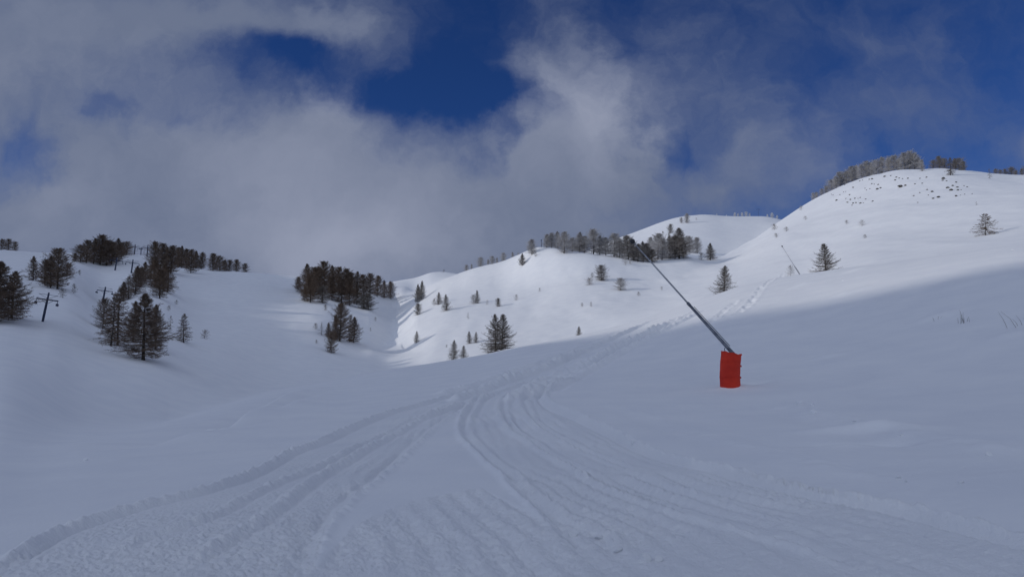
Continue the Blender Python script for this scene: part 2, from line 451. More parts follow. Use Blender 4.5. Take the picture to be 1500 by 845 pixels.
def snow_material():
    m, nt, b = new_mat("snow")
    N, L = nt.nodes, nt.links
    tc = N.new("ShaderNodeTexCoord")
    n0 = N.new("ShaderNodeTexNoise"); n0.inputs["Scale"].default_value = .35; n0.inputs["Detail"].default_value = 5
    cr = N.new("ShaderNodeValToRGB")
    cr.color_ramp.elements[0].position = .3; cr.color_ramp.elements[1].position = .7
    cr.color_ramp.elements[0].color = (.80, .82, .86, 1); cr.color_ramp.elements[1].color = (.86, .875, .90, 1)
    L.new(tc.outputs["Object"], n0.inputs["Vector"]); L.new(n0.outputs["Fac"], cr.inputs["Fac"]); L.new(cr.outputs["Color"], b.inputs["Base Color"])
    n1 = N.new("ShaderNodeTexNoise"); n1.inputs["Scale"].default_value = 1.6; n1.inputs["Detail"].default_value = 6; n1.inputs["Roughness"].default_value = .6
    n2 = N.new("ShaderNodeTexNoise"); n2.inputs["Scale"].default_value = 22; n2.inputs["Detail"].default_value = 4; n2.inputs["Roughness"].default_value = .7
    mp = N.new("ShaderNodeMapping"); mp.inputs["Scale"].default_value = (1, .45, 1); mp.inputs["Rotation"].default_value = (0, 0, .5)
    L.new(tc.outputs["Object"], mp.inputs["Vector"]); L.new(mp.outputs["Vector"], n1.inputs["Vector"]); L.new(tc.outputs["Object"], n2.inputs["Vector"])
    at = N.new("ShaderNodeAttribute"); at.attribute_name = "groomed"
    ms = N.new("ShaderNodeMath"); ms.operation = "MULTIPLY_ADD"; ms.inputs[1].default_value = .022; ms.inputs[2].default_value = .008
    L.new(at.outputs["Fac"], ms.inputs[0])
    b1 = N.new("ShaderNodeBump"); b1.inputs["Strength"].default_value = .5; b1.inputs["Distance"].default_value = .05
    L.new(n1.outputs["Fac"], b1.inputs["Height"])
    b2 = N.new("ShaderNodeBump"); b2.inputs["Strength"].default_value = .8
    L.new(n2.outputs["Fac"], b2.inputs["Height"]); L.new(ms.outputs[0], b2.inputs["Distance"]); L.new(b1.outputs["Normal"], b2.inputs["Normal"])
    L.new(b2.outputs["Normal"], b.inputs["Normal"])
    b.inputs["Roughness"].default_value = .75
    b.inputs["Specular IOR Level"].default_value = .25
    return m


M = dict(
    snow=snow_material(),
    bark=mottled("larch_bark", (.030, .024, .020), (.065, .055, .047), 14, .9, bump=.4),
    dark=mottled("brown_larch_twigs", (.090, .060, .042), (.170, .124, .092), 7, .9),
    mid=mottled("grey_larch_twigs", (.085, .071, .060), (.20, .178, .160), 6, .9),
    frost=mottled("frosted_larch_twigs", (.30, .285, .28), (.54, .53, .53), 5, .9),
    grey=mottled("greyish_larch_twigs", (.15, .132, .118), (.32, .295, .275), 6, .9),
    rime=mottled("rimed_larch_twigs", (.55, .56, .58), (.75, .76, .78), 5, .9),
    rock=mottled("dark_rock", (.035, .034, .034), (.12, .11, .10), 2.2, .9, bump=.5),
    red=mottled("red_vinyl_padding", (.52, .020, .006), (.64, .032, .010), 1.6, .8, bump=.15),
    steel=mottled("weathered_grey_steel", (.10, .115, .15), (.22, .24, .28), 3.0, .55, .5),
    galv=mottled("galvanised_pipe", (.26, .27, .30), (.40, .41, .44), 5.0, .5, .6),
    black=mottled("black_fittings", (.012, .012, .014), (.03, .03, .034), 4.0, .6),
    pylon=mottled("dark_blue_steel", (.016, .026, .062), (.036, .054, .11), 2.0, .6, .2),
)


# ------------------------------------------------------------------ object helpers
def mesh_from(name, V, Fc, mat, smooth=False):
    me = bpy.data.meshes.new(name)
    me.from_pydata([tuple(v) for v in V], [], Fc)
    me.materials.append(mat)
    if smooth:
        me.polygons.foreach_set("use_smooth", [True] * len(me.polygons))
    me.update()
    return me


def tag(o, label=None, cat=None, group=None, kind=None):
    if label: o["label"] = label
    if cat: o["category"] = cat
    if group: o["group"] = group
    if kind: o["kind"] = kind
    return o


def link(name, me, parent=None, mat=None):
    o = bpy.data.objects.new(name, me)
    COL.objects.link(o)
    if parent is not None: o.parent = parent
    if mat is not None:
        o.material_slots[0].link = "OBJECT"; o.material_slots[0].material = mat
    return o


def empty(name, loc, rz=0, sc=(1, 1, 1)):
    o = bpy.data.objects.new(name, None)
    o.empty_display_size = .2
    COL.objects.link(o)
    o.location = loc; o.rotation_euler = (0, 0, rz); o.scale = sc
    return o


class MB:
    def __init__(self): self.V = []; self.F = []

    def tube(self, pts, rad, n=8, cap=True):
        base = len(self.V)
        pts = [Vector(p) for p in pts]
        for i, p in enumerate(pts):
            d = (pts[min(i + 1, len(pts) - 1)] - pts[max(i - 1, 0)]).normalized()
            u = d.orthogonal().normalized() if i == 0 else (u - d * u.dot(d)).normalized()
            v = d.cross(u)
            for k in range(n):
                a = 2 * math.pi * k / n
                self.V.append(p + (u * math.cos(a) + v * math.sin(a)) * rad[i])
        for i in range(len(pts) - 1):
            for k in range(n):
                a = base + i * n + k; b = base + i * n + (k + 1) % n
                self.F.append((a, b, b + n, a + n))
        if cap:
            self.F.append(tuple(base + k for k in range(n))[::-1])
            self.F.append(tuple(base + (len(pts) - 1) * n + k for k in range(n)))
        return self

    def box(self, c, s, rot=None):
        base = len(self.V); c = Vector(c)
        for dx in (-1, 1):
            for dy in (-1, 1):
                for dz in (-1, 1):
                    v = Vector((dx * s[0] / 2, dy * s[1] / 2, dz * s[2] / 2))
                    if rot is not None: v = rot @ v
                    self.V.append(c + v)
        for f in ((0, 1, 3, 2), (4, 6, 7, 5), (0, 4, 5, 1), (2, 3, 7, 6), (0, 2, 6, 4), (1, 5, 7, 3)):
            self.F.append(tuple(base + i for i in f))
        return self

    def build(self, name, mat, parent=None, smooth=True):
        return link(name, mesh_from(name, self.V, self.F, mat, smooth), parent)


# ------------------------------------------------------------------ the ground sheet
def grid_object(name, i0, i1):
    n = i1 - i0
    V = np.empty((n * A, 3), np.float32)
    V[:, 0] = SX[i0:i1].ravel(); V[:, 1] = SY[i0:i1].ravel(); V[:, 2] = ZT[i0:i1].ravel()
    ii, jj = np.meshgrid(np.arange(n - 1), np.arange(A), indexing="ij")
    j2 = (jj + 1) % A
    Q = np.stack([ii * A + jj, (ii + 1) * A + jj, (ii + 1) * A + j2, ii * A + j2], -1).reshape(-1, 4)[:, ::-1]
    if i0 == 0:
        V = np.vstack([V, [[0, 0, 0]]]).astype(np.float32)
        c = n * A
        tri = np.stack([np.full(A, c), (np.arange(A) + 1) % A, np.arange(A)], -1)
    me = bpy.data.meshes.new(name)
    nq = len(Q); nt_ = A if i0 == 0 else 0
    me.vertices.add(len(V)); me.vertices.foreach_set("co", V.ravel())
    loops = Q.ravel(); starts = np.arange(nq) * 4; tot = np.full(nq, 4)
    if nt_:
        loops = np.concatenate([loops, tri.ravel()]); starts = np.concatenate([starts, nq * 4 + np.arange(nt_) * 3])
    me.loops.add(len(loops)); me.loops.foreach_set("vertex_index", loops.astype(np.int32))
    me.polygons.add(nq + nt_); me.polygons.foreach_set("loop_start", starts.astype(np.int32))
    me.polygons.foreach_set("use_smooth", np.ones(nq + nt_, bool))
    me.materials.append(M["snow"])
    me.update(calc_edges=True); me.validate()
    at = me.attributes.new("groomed", "FLOAT", "POINT")
    g = rough.reshape(NR, A)[i0:i1].ravel()
    if i0 == 0: g = np.append(g, 0)
    at.data.foreach_set("value", g.astype(np.float32))
    o = link(name, me)
    tag(o, kind="structure")
    return o


cut = int(np.searchsorted(RR, 172))
tag(grid_object("ground", 0, cut + 1), "snow covered valley floor and piste with groomed tracks", "ground")
tag(grid_object("hills", cut, NR), "snow covered hills around the head of the valley", "hill")


# ------------------------------------------------------------------ trees
def make_tree(seed, style):
    """unit-height bare larch: returns trunk and crown meshes"""
    rg = random.Random(seed)
    P = dict(
        larch=dict(n=165, low=.05, L=.43, sec=11, ter=14, tw=.0034, prof="egg", lean=.015, rise=.34),
        tall=dict(n=160, low=.06, L=.40, sec=11, ter=14, tw=.0035, prof="round", lean=.02, rise=.55),
        open=dict(n=100, low=.06, L=.38, sec=12, ter=10, tw=.0034, prof="cone", lean=.03, rise=.12),
        young=dict(n=165, low=.015, L=.52, sec=11, ter=9, tw=.0036, prof="egg", lean=.01, rise=.26),
        bush=dict(n=130, low=.02, L=.62, sec=11, ter=11, tw=.0042, prof="round", lean=.03, rise=.45),
        crooked=dict(n=54, low=.08, L=.78, sec=12, ter=13, tw=.0075, prof="cone", lean=.05, rise=.12),
        sapling=dict(n=26, low=.05, L=.42, sec=6, ter=4, tw=.011, prof="cone", lean=.05, rise=.5),
        shrub=dict(n=36, low=.02, L=.75, sec=8, ter=5, tw=.016, prof="round", lean=.1, rise=.8),
    )[style]
    tr = MB(); cr = MB()
    az0 = rg.uniform(0, 6.28)
    bx, by = rg.uniform(-1, 1) * P["lean"], rg.uniform(-1, 1) * P["lean"]

    def axis(z):
        return Vector((bx * math.sin(z * 3.0), by * math.sin(z * 2.6), z))
    r0 = .020 if style not in ("shrub", "sapling") else .018
    zs = [-.06, 0, .02, .15, .3, .5, .7, .85, 1.0]
    tr.tube([axis(z) for z in zs], [r0 * 1.35, r0 * 1.25, r0, r0 * .85, r0 * .72, r0 * .52, r0 * .32, r0 * .17, r0 * .04], 7)

    def blade(p, d, l, w):
        s = d.orthogonal().normalized()
        s = (s * math.cos(q := rg.uniform(0, 6.28)) + d.cross(s) * math.sin(q)) * w
        b = len(cr.V)
        cr.V += [p - s, p + s, p + d * l]
        cr.F.append((b, b + 1, b + 2))
    for i in range(P["n"]):
        f = (i + rg.random()) / P["n"]
        z = P["low"] + (0.985 - P["low"]) * f ** .92
        g = (z - P["low"]) / (1 - P["low"])
        if P["prof"] == "cone":
            prof = (1 - g) ** .85 * (0.62 + .38 * min(1, g * 4)) + .035
        elif P["prof"] == "egg":
            prof = (1 - g) ** .9 * (.66 + .40 * min(1, g * 3.2)) + .02
        else:
            prof = (g + .12) ** .45 * (1 - g) ** .66 * 1.52 + .02
        ln = P["L"] * prof * (rg.uniform(.62, 1.12) if P["n"] < 105 else rg.uniform(.55, 1.12) * (1 + .16 * math.sin(az0 + i * 2.39996 * .5 + z * 9)))
        if rg.random() < .07: ln *= 1.22
        az = i * 2.39996 + rg.uniform(-.6, .6)
        up = P["rise"] * (.3 + 1.2 * g) + rg.uniform(-.22, .22) - .22 * (1 - g)
        d = Vector((math.cos(az), math.sin(az), up)).normalized()
        p = axis(z); pts = [p]
        sag = (-.16 if P["n"] < 105 else -.06) * (1 - g)
        for s in range(4):
            d = (d + Vector((rg.uniform(-.12, .12), rg.uniform(-.12, .12), sag + .16 * s * .6))).normalized()
            p = p + d * ln / 4; pts.append(p)
        rb = .0016 + .0055 * ln / .3
        cr.tube(pts, [rb, rb * .8, rb * .6, rb * .4, rb * .15], 3, cap=False)
        for s in range(P["sec"]):
            q = (s + rg.random()) / P["sec"]
            q = .12 + .88 * q
            kk = min(3, int(q * 4)); pp = pts[kk].lerp(pts[kk + 1], q * 4 - kk)
            dd = (pts[kk + 1] - pts[kk]).normalized()
            sd = dd.cross(Vector((0, 0, 1))).normalized() * rg.choice((-1, 1))
            sdir = (dd * rg.uniform(.5, 1.1) + sd * rg.uniform(.4, 1.0) + Vector((0, 0, rg.uniform(-.55, .45)))).normalized()
            sl_ = ln * rg.uniform(.22, .42) * (1.15 - .6 * q)
            blade(pp, sdir, sl_, P["tw"] * .55)
            for t_ in range(P["ter"]):
                w_ = (t_ + rg.random()) / P["ter"]
                tp = pp + sdir * sl_ * w_
                td = (sdir * .6 + Vector((rg.uniform(-1, 1), rg.uniform(-1, 1), rg.uniform(-.8, .8)))).normalized()
                blade(tp, td, rg.uniform(.024, .056) * (.45 + .6 * min(1, prof)) * (1.5 if style in ("shrub", "sapling", "bush") else 1.0), P["tw"] * .42)
    return (mesh_from("trunk", tr.V, tr.F, M["bark"], True), mesh_from("crown", cr.V, cr.F, M["dark"]))


TREES = {}
for st_, n_ in (("larch", 4), ("tall", 4), ("open", 2), ("young", 3), ("bush", 3), ("crooked", 1), ("sapling", 3), ("shrub", 3)):
    TREES[st_] = [make_tree(hash_, st_) for hash_ in range(11 * len(st_) + ord(st_[0]), 11 * len(st_) + ord(st_[0]) + n_)]
ORD = "first second third fourth fifth sixth seventh eighth ninth tenth eleventh twelfth thirteenth fourteenth fifteenth sixteenth seventeenth eighteenth nineteenth twentieth".split()


def nth(i):
    if i < 20: return ORD[i]
    n = i + 1
    return "%d%s" % (n, {1: "st", 2: "nd", 3: "rd"}.get(n % 10, "th"))


count = {}


def plant(x, ytop, ybase, style, mat, label, cat="tree", group=None, w=1.0, rmin=120, r=None, name=None, rz=None):
    a, tt = ray(x, ytop)
    if r is None:
        h = hitT(TF, x, ybase, rmin)
        cr_ = crest_r(x)
        if h is None or h[0] > cr_ * 1.06:
            h = (cr_ * 1.02, float(a))
        r = h[0]
    a = float(a)
    z = ground(r, a)
    H = (EYE + r * float(tt)) - z
    H = max(H, (ybase - ytop) * r / F * .6 if ybase else .5)
    v = TREES[style]; k = count.get(style, 0); count[style] = k + 1
    tr, cr = v[k % len(v)]
    nm = name or {"shrub": "shrub", "sapling": "young_larch", "young": "larch_tree", "bush": "larch_tree"}.get(style, "larch_tree")
    o = empty(nm, (r * math.sin(a), r * math.cos(a), z), 0, (H * w, H * w, H))
    o.rotation_euler = (random.gauss(0, .028), random.gauss(0, .028), rz if rz is not None else random.uniform(0, 6.28))
    tag(o, label, cat, group)
    link("trunk", tr, o)
    link("crown", cr, o, M[mat])
    return o


def grove(items, style, mat, what, where, group, rmin=120, r=None, cat="tree", w=1.0, behind=None, jitter=.12):
    items = sorted(items)
    styles = style if isinstance(style, (list, tuple)) else [style]
    for i, it in enumerate(items):
        x, yt, yb = it[:3]
        st_ = it[3] if len(it) > 3 else styles[i % len(styles)]
        rr = r
        if behind: rr = crest_r(x) * behind * random.uniform(.995, 1.015)
        plant(x, yt + random.uniform(-1.5, 2.0), yb, st_, it[4] if len(it) > 4 else mat, "%s, %s from the left %s" % (what, nth(i), where), cat, group, w * random.uniform(1 - jitter, 1 + jitter), rmin, rr)


# --- left hillside
plant(2, 383, 471, "larch", "dark", "big dense brown larch cut by the photo's left edge", group="larches on the shaded hillside", w=1.6, rmin=60)
plant(22, 397, 467, "larch", "dark", "dense larch with long low branches beside the edge-cut big larch", group="larches on the shaded hillside", w=1.25, rmin=60)
plant(-16, 392, 474, "larch", "dark", "partly seen larch cut off beyond the photo's left border", group="larches on the shaded hillside", w=1.1, rmin=60)
grove([(3, 352, 366), (13, 350, 366), (23, 353, 367)], "bush", "dark", "low round larch on the far skyline", "of the farthest three", "larches on the skyline", behind=1.0, w=1.0)
grove([(51, 374, 411), (68, 380, 417), (77, 375, 422), (88, 363, 424), (98, 384, 405, "bush")], ["larch", "tall"], "dark", "dark larch", "in the clump just above the nearest lift pylon", "clump above the nearest lift pylon", w=1.1)
grove([(110, 371, 384), (119, 359, 385), (128, 351, 386), (139, 347, 387), (149, 344, 388), (158, 352, 389), (165, 356, 387), (172, 347, 383), (179, 354, 378), (186, 353, 374)],
      ["tall", "bush", "tall", "larch"], "dark", "dark larch", "in the skyline grove beside the lift line", "skyline grove beside the lift line", w=1.15)
grove([(228, 355, 396), (237, 357, 395), (245, 361, 398), (252, 359, 401), (261, 364, 392), (267, 361, 393), (274, 366, 392), (281, 367, 400), (288, 366, 391), (296, 371, 390)],
      ["tall", "tall", "larch"], "dark", "tall brown larch", "in the upper belt right of the lift pylons", "upper belt right of the lift", w=1.05)
grove([(313, 373, 397), (323, 377, 397), (330, 382, 397), (336, 380, 397), (347, 379, 398), (359, 386, 398)], ["tall", "bush"], "dark", "small dark larch", "in the short row along the bare skyline", "short row along the bare skyline", w=1.15)
grove([(182, 413, 441), (190, 402, 437), (200, 390, 431), (207, 392, 421), (214, 382, 413), (222, 375, 408), (229, 380, 420), (236, 396, 438), (241, 384, 426), (247, 391, 429)],
      ["larch", "open", "larch", "tall"], "dark", "brown larch", "in the belt climbing above the two big hillside larches", "belt climbing the shaded hillside", w=1.15)
plant(153, 439, 482, "bush", "dark", "bushy brown larch at the downhill end of the belt", group="larches on the shaded hillside", w=.75)
plant(167, 430, 507, "open", "dark", "open larch, thinner of the pair with bare twin trunks", group="larches on the shaded hillside", w=.85)
plant(177, 420, 506, "open", "dark", "open larch, taller of the pair with bare twin trunks", group="larches on the shaded hillside", w=.95)
plant(198, 441, 500, "larch", "dark", "slim larch between the bare twin trunks and the biggest larch", group="larches on the shaded hillside", w=.8)
plant(215, 430, 528, "larch", "dark", "biggest dense larch standing lowest on the shaded hillside, its trunk bare below", group="larches on the shaded hillside", w=1.32)
plant(231, 446, 512, "larch", "dark", "larch half hidden behind the lowest big larch", group="larches on the shaded hillside", w=.9)
plant(271, 459, 502, "open", "dark", "small lone larch with spreading branches on open shaded snow", group="larches on the shaded hillside", w=1.05)
plant(250, 462, 484, "sapling", "dark", "thin sapling between the big larch and the small lone larch", w=1.0)
plant(300, 484, 496, "shrub", "dark", "tiny bare shrub beside the small lone larch", "shrub", w=1)
plant(92, 424, 436, "shrub", "mid", "pale bare shrub under the clump above the nearest pylon", "shrub")
plant(109, 417, 430, "shrub", "mid", "thin bare shrub on open snow near the nearest pylon", "shrub", w=.7)
plant(117, 396, 403, "shrub", "mid", "tiny twig tuft below the skyline grove", "shrub", w=.7)
plant(247, 448, 455, "shrub", "mid", "tiny twig tuft just above the small lone larch", "shrub")
plant(258, 440, 446, "shrub", "mid", "tiny twig tuft highest above the small lone larch", "shrub")

# --- central knoll
grove([(437, 404, 425), (449, 385, 430), (460, 391, 434), (468, 390, 431), (477, 385, 430), (488, 387, 430), (498, 390, 430), (507, 394, 431), (515, 399, 432), (524, 399, 433), (534, 402, 433), (542, 399, 434), (553, 405, 435), (563, 411, 437), (573, 414, 438)],
      ["tall", "larch", "tall", "tall"], "dark", "tall dark larch", "in the back row of the knoll grove", "back row of the knoll grove", rmin=180, w=1.15)
grove([(447, 418, 440), (456, 404, 443), (473, 418, 444, "bush", "mid"), (487, 406, 440), (501, 408, 444), (513, 413, 448), (523, 418, 446), (533, 430, 453, "bush", "mid"), (540, 431, 454, "bush", "mid")],
      ["larch", "tall"], "dark", "bushy larch", "in the front row of the knoll grove", "front row of the knoll grove", rmin=180, w=1.15)
plant(499, 445, 500, "tall", "dark", "tallest larch of the small group below the knoll grove", group="small group below the knoll grove", rmin=160, w=1.0)
plant(492, 462, 499, "larch", "dark", "slim larch leaning on the tallest of the small group", group="small group below the knoll grove", rmin=160, w=.8)
plant(513, 461, 501, "open", "dark", "thin larch with a bare trunk in the small group's middle", group="small group below the knoll grove", rmin=160, w=.7)
plant(519, 464, 502, "larch", "dark", "conical larch ending the small group towards the gully", group="small group below the knoll grove", rmin=160, w=1.0)
plant(481, 472, 493, "larch", "dark", "short larch on the uphill side of the round bush", group="small group below the knoll grove", rmin=160, w=.9)
plant(472, 472, 491, "sapling", "dark", "leafless sapling at the outer edge of the small group", "tree", rmin=160, w=.9)
plant(486, 488, 517, "bush", "dark", "round bushy larch standing lowest of the small group", group="small group below the knoll grove", rmin=160, w=.8)
plant(463, 474, 482, "shrub", "mid", "pale shrub beside the leafless sapling", "shrub", rmin=160)
plant(464, 498, 503, "shrub", "dark", "tiny dark shrub below the leafless sapling", "shrub", rmin=160)
plant(477, 447, 455, "shrub", "mid", "pale shrub between the knoll grove and the small group", "shrub", rmin=160)
plant(550, 465, 470, "shrub", "dark", "tiny dark shrub on the gully's shaded side, upper one", "shrub", rmin=160, w=.7)
plant(543, 480, 485, "shrub", "dark", "tiny dark shrub on the gully's shaded side, lower one", "shrub", rmin=160, w=.5)

# --- sunny middle hill
SUN = "trees on the sunny hillside"
plant(612, 416, 443, "larch", "mid", "larch at the gully rim, lower of the touching pair", group=SUN, rmin=170, w=.75)
plant(618, 411, 439, "larch", "mid", "larch at the gully rim, upper of the touching pair", group=SUN, rmin=170, w=.75)
plant(612, 445, 461, "bush", "mid", "round thin bush directly below the gully rim pair", "bush", rmin=170, w=.85)
plant(643, 428, 446, "young", "mid", "small larch with a sprout beside it above the gully", group=SUN, rmin=170, w=1.0)
plant(636, 438, 447, "shrub", "mid", "sprout touching the small larch above the gully", "shrub", rmin=170, w=.8)
plant(654, 431, 455, "young", "mid", "small conical larch casting a long thin shadow above the gully", group=SUN, rmin=170, w=.85)
plant(699, 425, 444, "young", "mid", "small sparse larch in the middle of the sunny slope", group=SUN, rmin=170, w=.75)
plant(693, 433, 445, "shrub", "mid", "shrub touching the small sparse larch in mid slope", "shrub", rmin=170)
plant(730, 437, 449, "bush", "mid", "dark round bush above the big twin larches", "bush", rmin=170, w=.85)
plant(756, 432, 440, "shrub", "frost", "pale frosted shrub beside the dark round bush", "shrub", rmin=170)
plant(713, 440, 446, "shrub", "frost", "faint pale tuft between sparse larch and round bush", "shrub", rmin=170, w=.7)
plant(686, 458, 467, "sapling", "mid", "spindly sapling above the little larch pair", "tree", rmin=170, w=1.0)
plant(610, 485, 502, "young", "mid", "lone little larch low on the gully's sunlit side", group=SUN, rmin=170, w=.8)
plant(665, 498, 528, "young", "mid", "taller larch of the pair at the piste edge", group=SUN, rmin=152, w=.85)
plant(679, 506, 526, "young", "mid", "shorter larch of the pair at the piste edge", group=SUN, rmin=152, w=1.0)
plant(688, 485, 503, "young", "mid", "wider one of the little larch pair above the piste", group=SUN, rmin=165, w=.85)
plant(697, 486, 502, "young", "mid", "slimmer one of the little larch pair above the piste", group=SUN, rmin=165, w=.75)
plant(654, 505, 509, "shrub", "mid", "tiny tuft left of the piste edge pair", "shrub", rmin=165, w=.8)
plant(726, 460, 517, "young", "mid", "big conical larch, left one of the twin at the piste edge", group=SUN, r=186, w=.9)
plant(734.5, 460, 516, "young", "mid", "big conical larch, right one of the twin at the piste edge", group=SUN, r=187, w=.95)
plant(848, 478, 493, "young", "mid", "tiny lone larch peeping over the piste crest", group=SUN, r=168, w=.9)
plant(790, 422, 427, "shrub", "frost", "faint pale tuft high on the sunny slope's middle", "shrub", rmin=170)
plant(853, 444, 449, "shrub", "mid", "tiny tuft, first of two on smooth snow below the bent shrub", "shrub", rmin=170)
plant(866, 443, 449, "shrub", "frost", "tiny tuft, second of two on smooth snow below the bent shrub", "shrub", rmin=170)
plant(881, 389, 411, "bush", "mid", "round bare bush, higher one left of the lance pipe", "bush", rmin=170, w=1.05)
plant(909, 408, 425, "bush", "frost", "snow dusted round bush, nearer one left of the lance pipe", "bush", rmin=170, w=1.3)
plant(863, 408, 417, "shrub", "dark", "bent dark shrub lying beside the two round bushes", "shrub", rmin=170, w=1.6)
plant(868, 400, 406, "shrub", "mid", "small shrub touching the higher round bush", "shrub", rmin=170)
plant(935, 428, 433, "shrub", "mid", "tiny shrub beside the lance pipe on sunny snow", "shrub", rmin=170, w=1.2)
plant(969, 420, 425, "shrub", "frost", "faint tuft right of the lance pipe on sunny snow", "shrub", rmin=170)
plant(1059, 389, 432, "young", "mid", "lone conical larch on the near crest beside the footprints", group=SUN, r=150, w=1.0)

SK = "larches on the middle hill's skyline"
grove([(683, 389, 399), (691, 385, 395), (704, 378, 392), (715, 380, 388), (721, 377, 387), (728, 376, 386), (737, 371, 384), (751, 370, 379), (759, 371, 376)], ["bush", "tall"], "frost", "small greyish larch", "in the row down the middle skyline's slope", "row down the middle skyline", rmin=170, w=1.0, behind=1.005)
plant(765, 371, 389, "larch", "mid", "lone dark larch just below the middle skyline", group=SK, rmin=170, w=1.1)
plant(779, 351, 373, "tall", "frost", "frosted larch standing alone before the tall frosted rank", group=SK, rmin=170, w=1.25)
plant(784, 370, 376, "shrub", "frost", "frosted shrub at the foot of the lone frosted larch", "shrub", rmin=170)
grove([(801, 344, 363), (808, 342, 363), (817, 338, 364), (826, 341, 371), (838, 347, 362), (849, 341, 369), (856, 346, 370), (869, 336, 372), (878, 343, 373), (887, 349, 374), (899, 341, 376), (907, 348, 377)],
      ["tall", "tall", "larch"], "frost", "tall frosted larch", "in the rank along the middle hilltop", "rank along the middle hilltop", rmin=170, w=1.4, jitter=.15)
grove([(920, 346, 380), (927, 351, 381), (934, 356, 383), (942, 353, 383), (948, 356, 383), (954, 347, 372, "tall", "frost"), (963, 343, 380, "tall", "frost"), (969, 350, 381, "tall", "frost"), (955, 366, 384, "bush", "mid"), (981, 347, 379), (988, 345, 379), (994, 334, 379), (1000, 349, 378), (1010, 347, 370, "tall", "frost"), (1021, 348, 371, "tall", "frost")],
      ["tall", "larch"], "grey", "brown grey larch", "in the hollow grove behind the lance tip", "hollow grove behind the lance tip", rmin=170, w=1.3, jitter=.15)
plant(1040, 356, 381, "larch", "mid", "single larch apart at the hollow grove's end", group=SK, rmin=170, w=1.15)
plant(1027, 371, 381, "shrub", "mid", "frosty shrub beside the grove's single apart larch", "shrub", rmin=170)
plant(916, 376, 388, "shrub", "frost", "pale frosted shrub below the hollow grove, taller one", "shrub", rmin=170, w=.8)
plant(923, 380, 387, "shrub", "frost", "pale frosted shrub below the hollow grove, lower one", "shrub", rmin=170)

# --- far hill
grove([(971, 337, 342), (980, 340, 346), (982, 329, 335)], "bush", "mid", "tiny dark bush", "of three low on the far hill", "bushes on the far hill", rmin=450, cat="bush", w=.9)
plant(1006, 313, 329, "tall", "frost", "frosted larch on the far hill's shoulder, taller of two", group="larches on the far hill", rmin=480, r=700, w=1.1)
plant(998, 319, 329, "bush", "frost", "frosted larch on the far hill's shoulder, shorter of two", group="larches on the far hill", r=705, w=1.0)
plant(1020, 323, 328, "shrub", "frost", "pale tuft beside the far hill's shoulder larches", "shrub", r=720)
grove([(1064, 313, 317), (1076, 313, 318), (1081, 312, 319), (1087, 311, 319), (1093, 312, 319), (1098, 314, 319), (1124, 314, 319), (1131, 313, 320), (1138, 315, 322), (1050, 313, 316)], "bush", "rime", "white rimed bush", "along the far hill's top", "rimed bushes on the far hilltop", cat="bush", r=800, w=.9)
plant(650, 395, 399, "shrub", "mid", "tiny dark bush on the distant snowy knob above the gully", "bush", r=742)

# --- right hill
CR = "frosted larches along the big hill's crest"
grove([(1191, 284, 293, "bush"), (1196, 280, 292), (1203, 277, 288, "bush"), (1210, 271, 284), (1218, 264, 280), (1224, 257, 277), (1231, 253, 274), (1239, 250, 271), (1247, 245, 268), (1254, 243, 265), (1262, 241, 263), (1269, 236, 261), (1276, 239, 260), (1283, 236, 258), (1291, 230, 256), (1300, 231, 254), (1308, 230, 253), (1316, 231, 251), (1324, 224, 250), (1331, 222, 249), (1338, 225, 249), (1345, 229, 248)],
      ["tall", "bush", "tall"], "frost", "frosted larch", "in the dense rank on the big hill's crest", CR, behind=1.03, w=1.15, jitter=.32)
plant(1350, 234, 251, "tall", "frost", "small pale frosted larch before the crest rank's high end", group="larches near the big hill's top", rmin=200, w=.9)
grove([(1366, 234, 248), (1375, 230, 248), (1383, 232, 248), (1398, 231, 248), (1404, 233, 249), (1410, 238, 250)], ["bush", "tall"], "grey", "brownish larch", "in the clump on the big hill's top", "clump on the big hill's top", behind=1.02, w=1.2)
plant(1391, 231, 257, "open", "mid", "open branched larch standing before the hilltop clump", group="larches near the big hill's top", rmin=200, w=1.0)
plant(1449, 247, 262, "sapling", "mid", "thin leafless sapling on the hilltop's falling ridge", "tree", rmin=200, w=.9)
grove([(1458, 249, 256), (1465, 248, 256), (1472, 246, 256), (1481, 246, 257), (1488, 249, 258), (1496, 246, 260, "tall"), (1504, 244, 260)], "bush", "grey", "low larch", "along the ridge falling towards the photo's right edge", "row along the falling ridge", behind=1.02, w=1.2)
plant(1441, 313, 345, "crooked", "dark", "wind shaped lone larch with wide low boughs on the big white hill", group="lone larches on the big hill", rmin=130, w=1.05, rz=.4)
plant(1208, 357, 392, "young", "mid", "lone rounded larch with dark shadow beside the second lance", group="lone larches on the big hill", r=152, w=1.05)
plant(1430, 295, 301, "sapling", "mid", "tiny sprout above the wind shaped lone larch", "tree", rmin=150)
for x, y0, y1, d in [(1134, 329, 337, "grey tuft on the big hill's left flank, upper of the steep edge trio"), (1152, 333, 339, "grey tuft on the big hill's left flank, inner one of the trio"), (1137, 342, 348, "grey tuft on the big hill's left flank, lowest of the trio"),
                     (1173, 302, 308, "snowy tuft close under the big hill's steep skyline edge"), (1180, 317, 322, "snowy tuft between the steep skyline edge and the flank trio"),
                     (1240, 323, 328, "small dark tuft below the rock bands"), (1263, 323, 331, "pale leafless tuft beside the small dark tuft below the rocks"), (1267, 344, 349, "dark tuft above the lone rounded larch")]:
    plant(x, y0, y1, "shrub", "frost" if "snowy" in d or "pale" in d else "mid", d, "shrub", rmin=150, w=1.2)
plant(1157, 390, 401, "shrub", "frost", "pale bare shrub where the footprints end", "shrub", rmin=100, r=126)


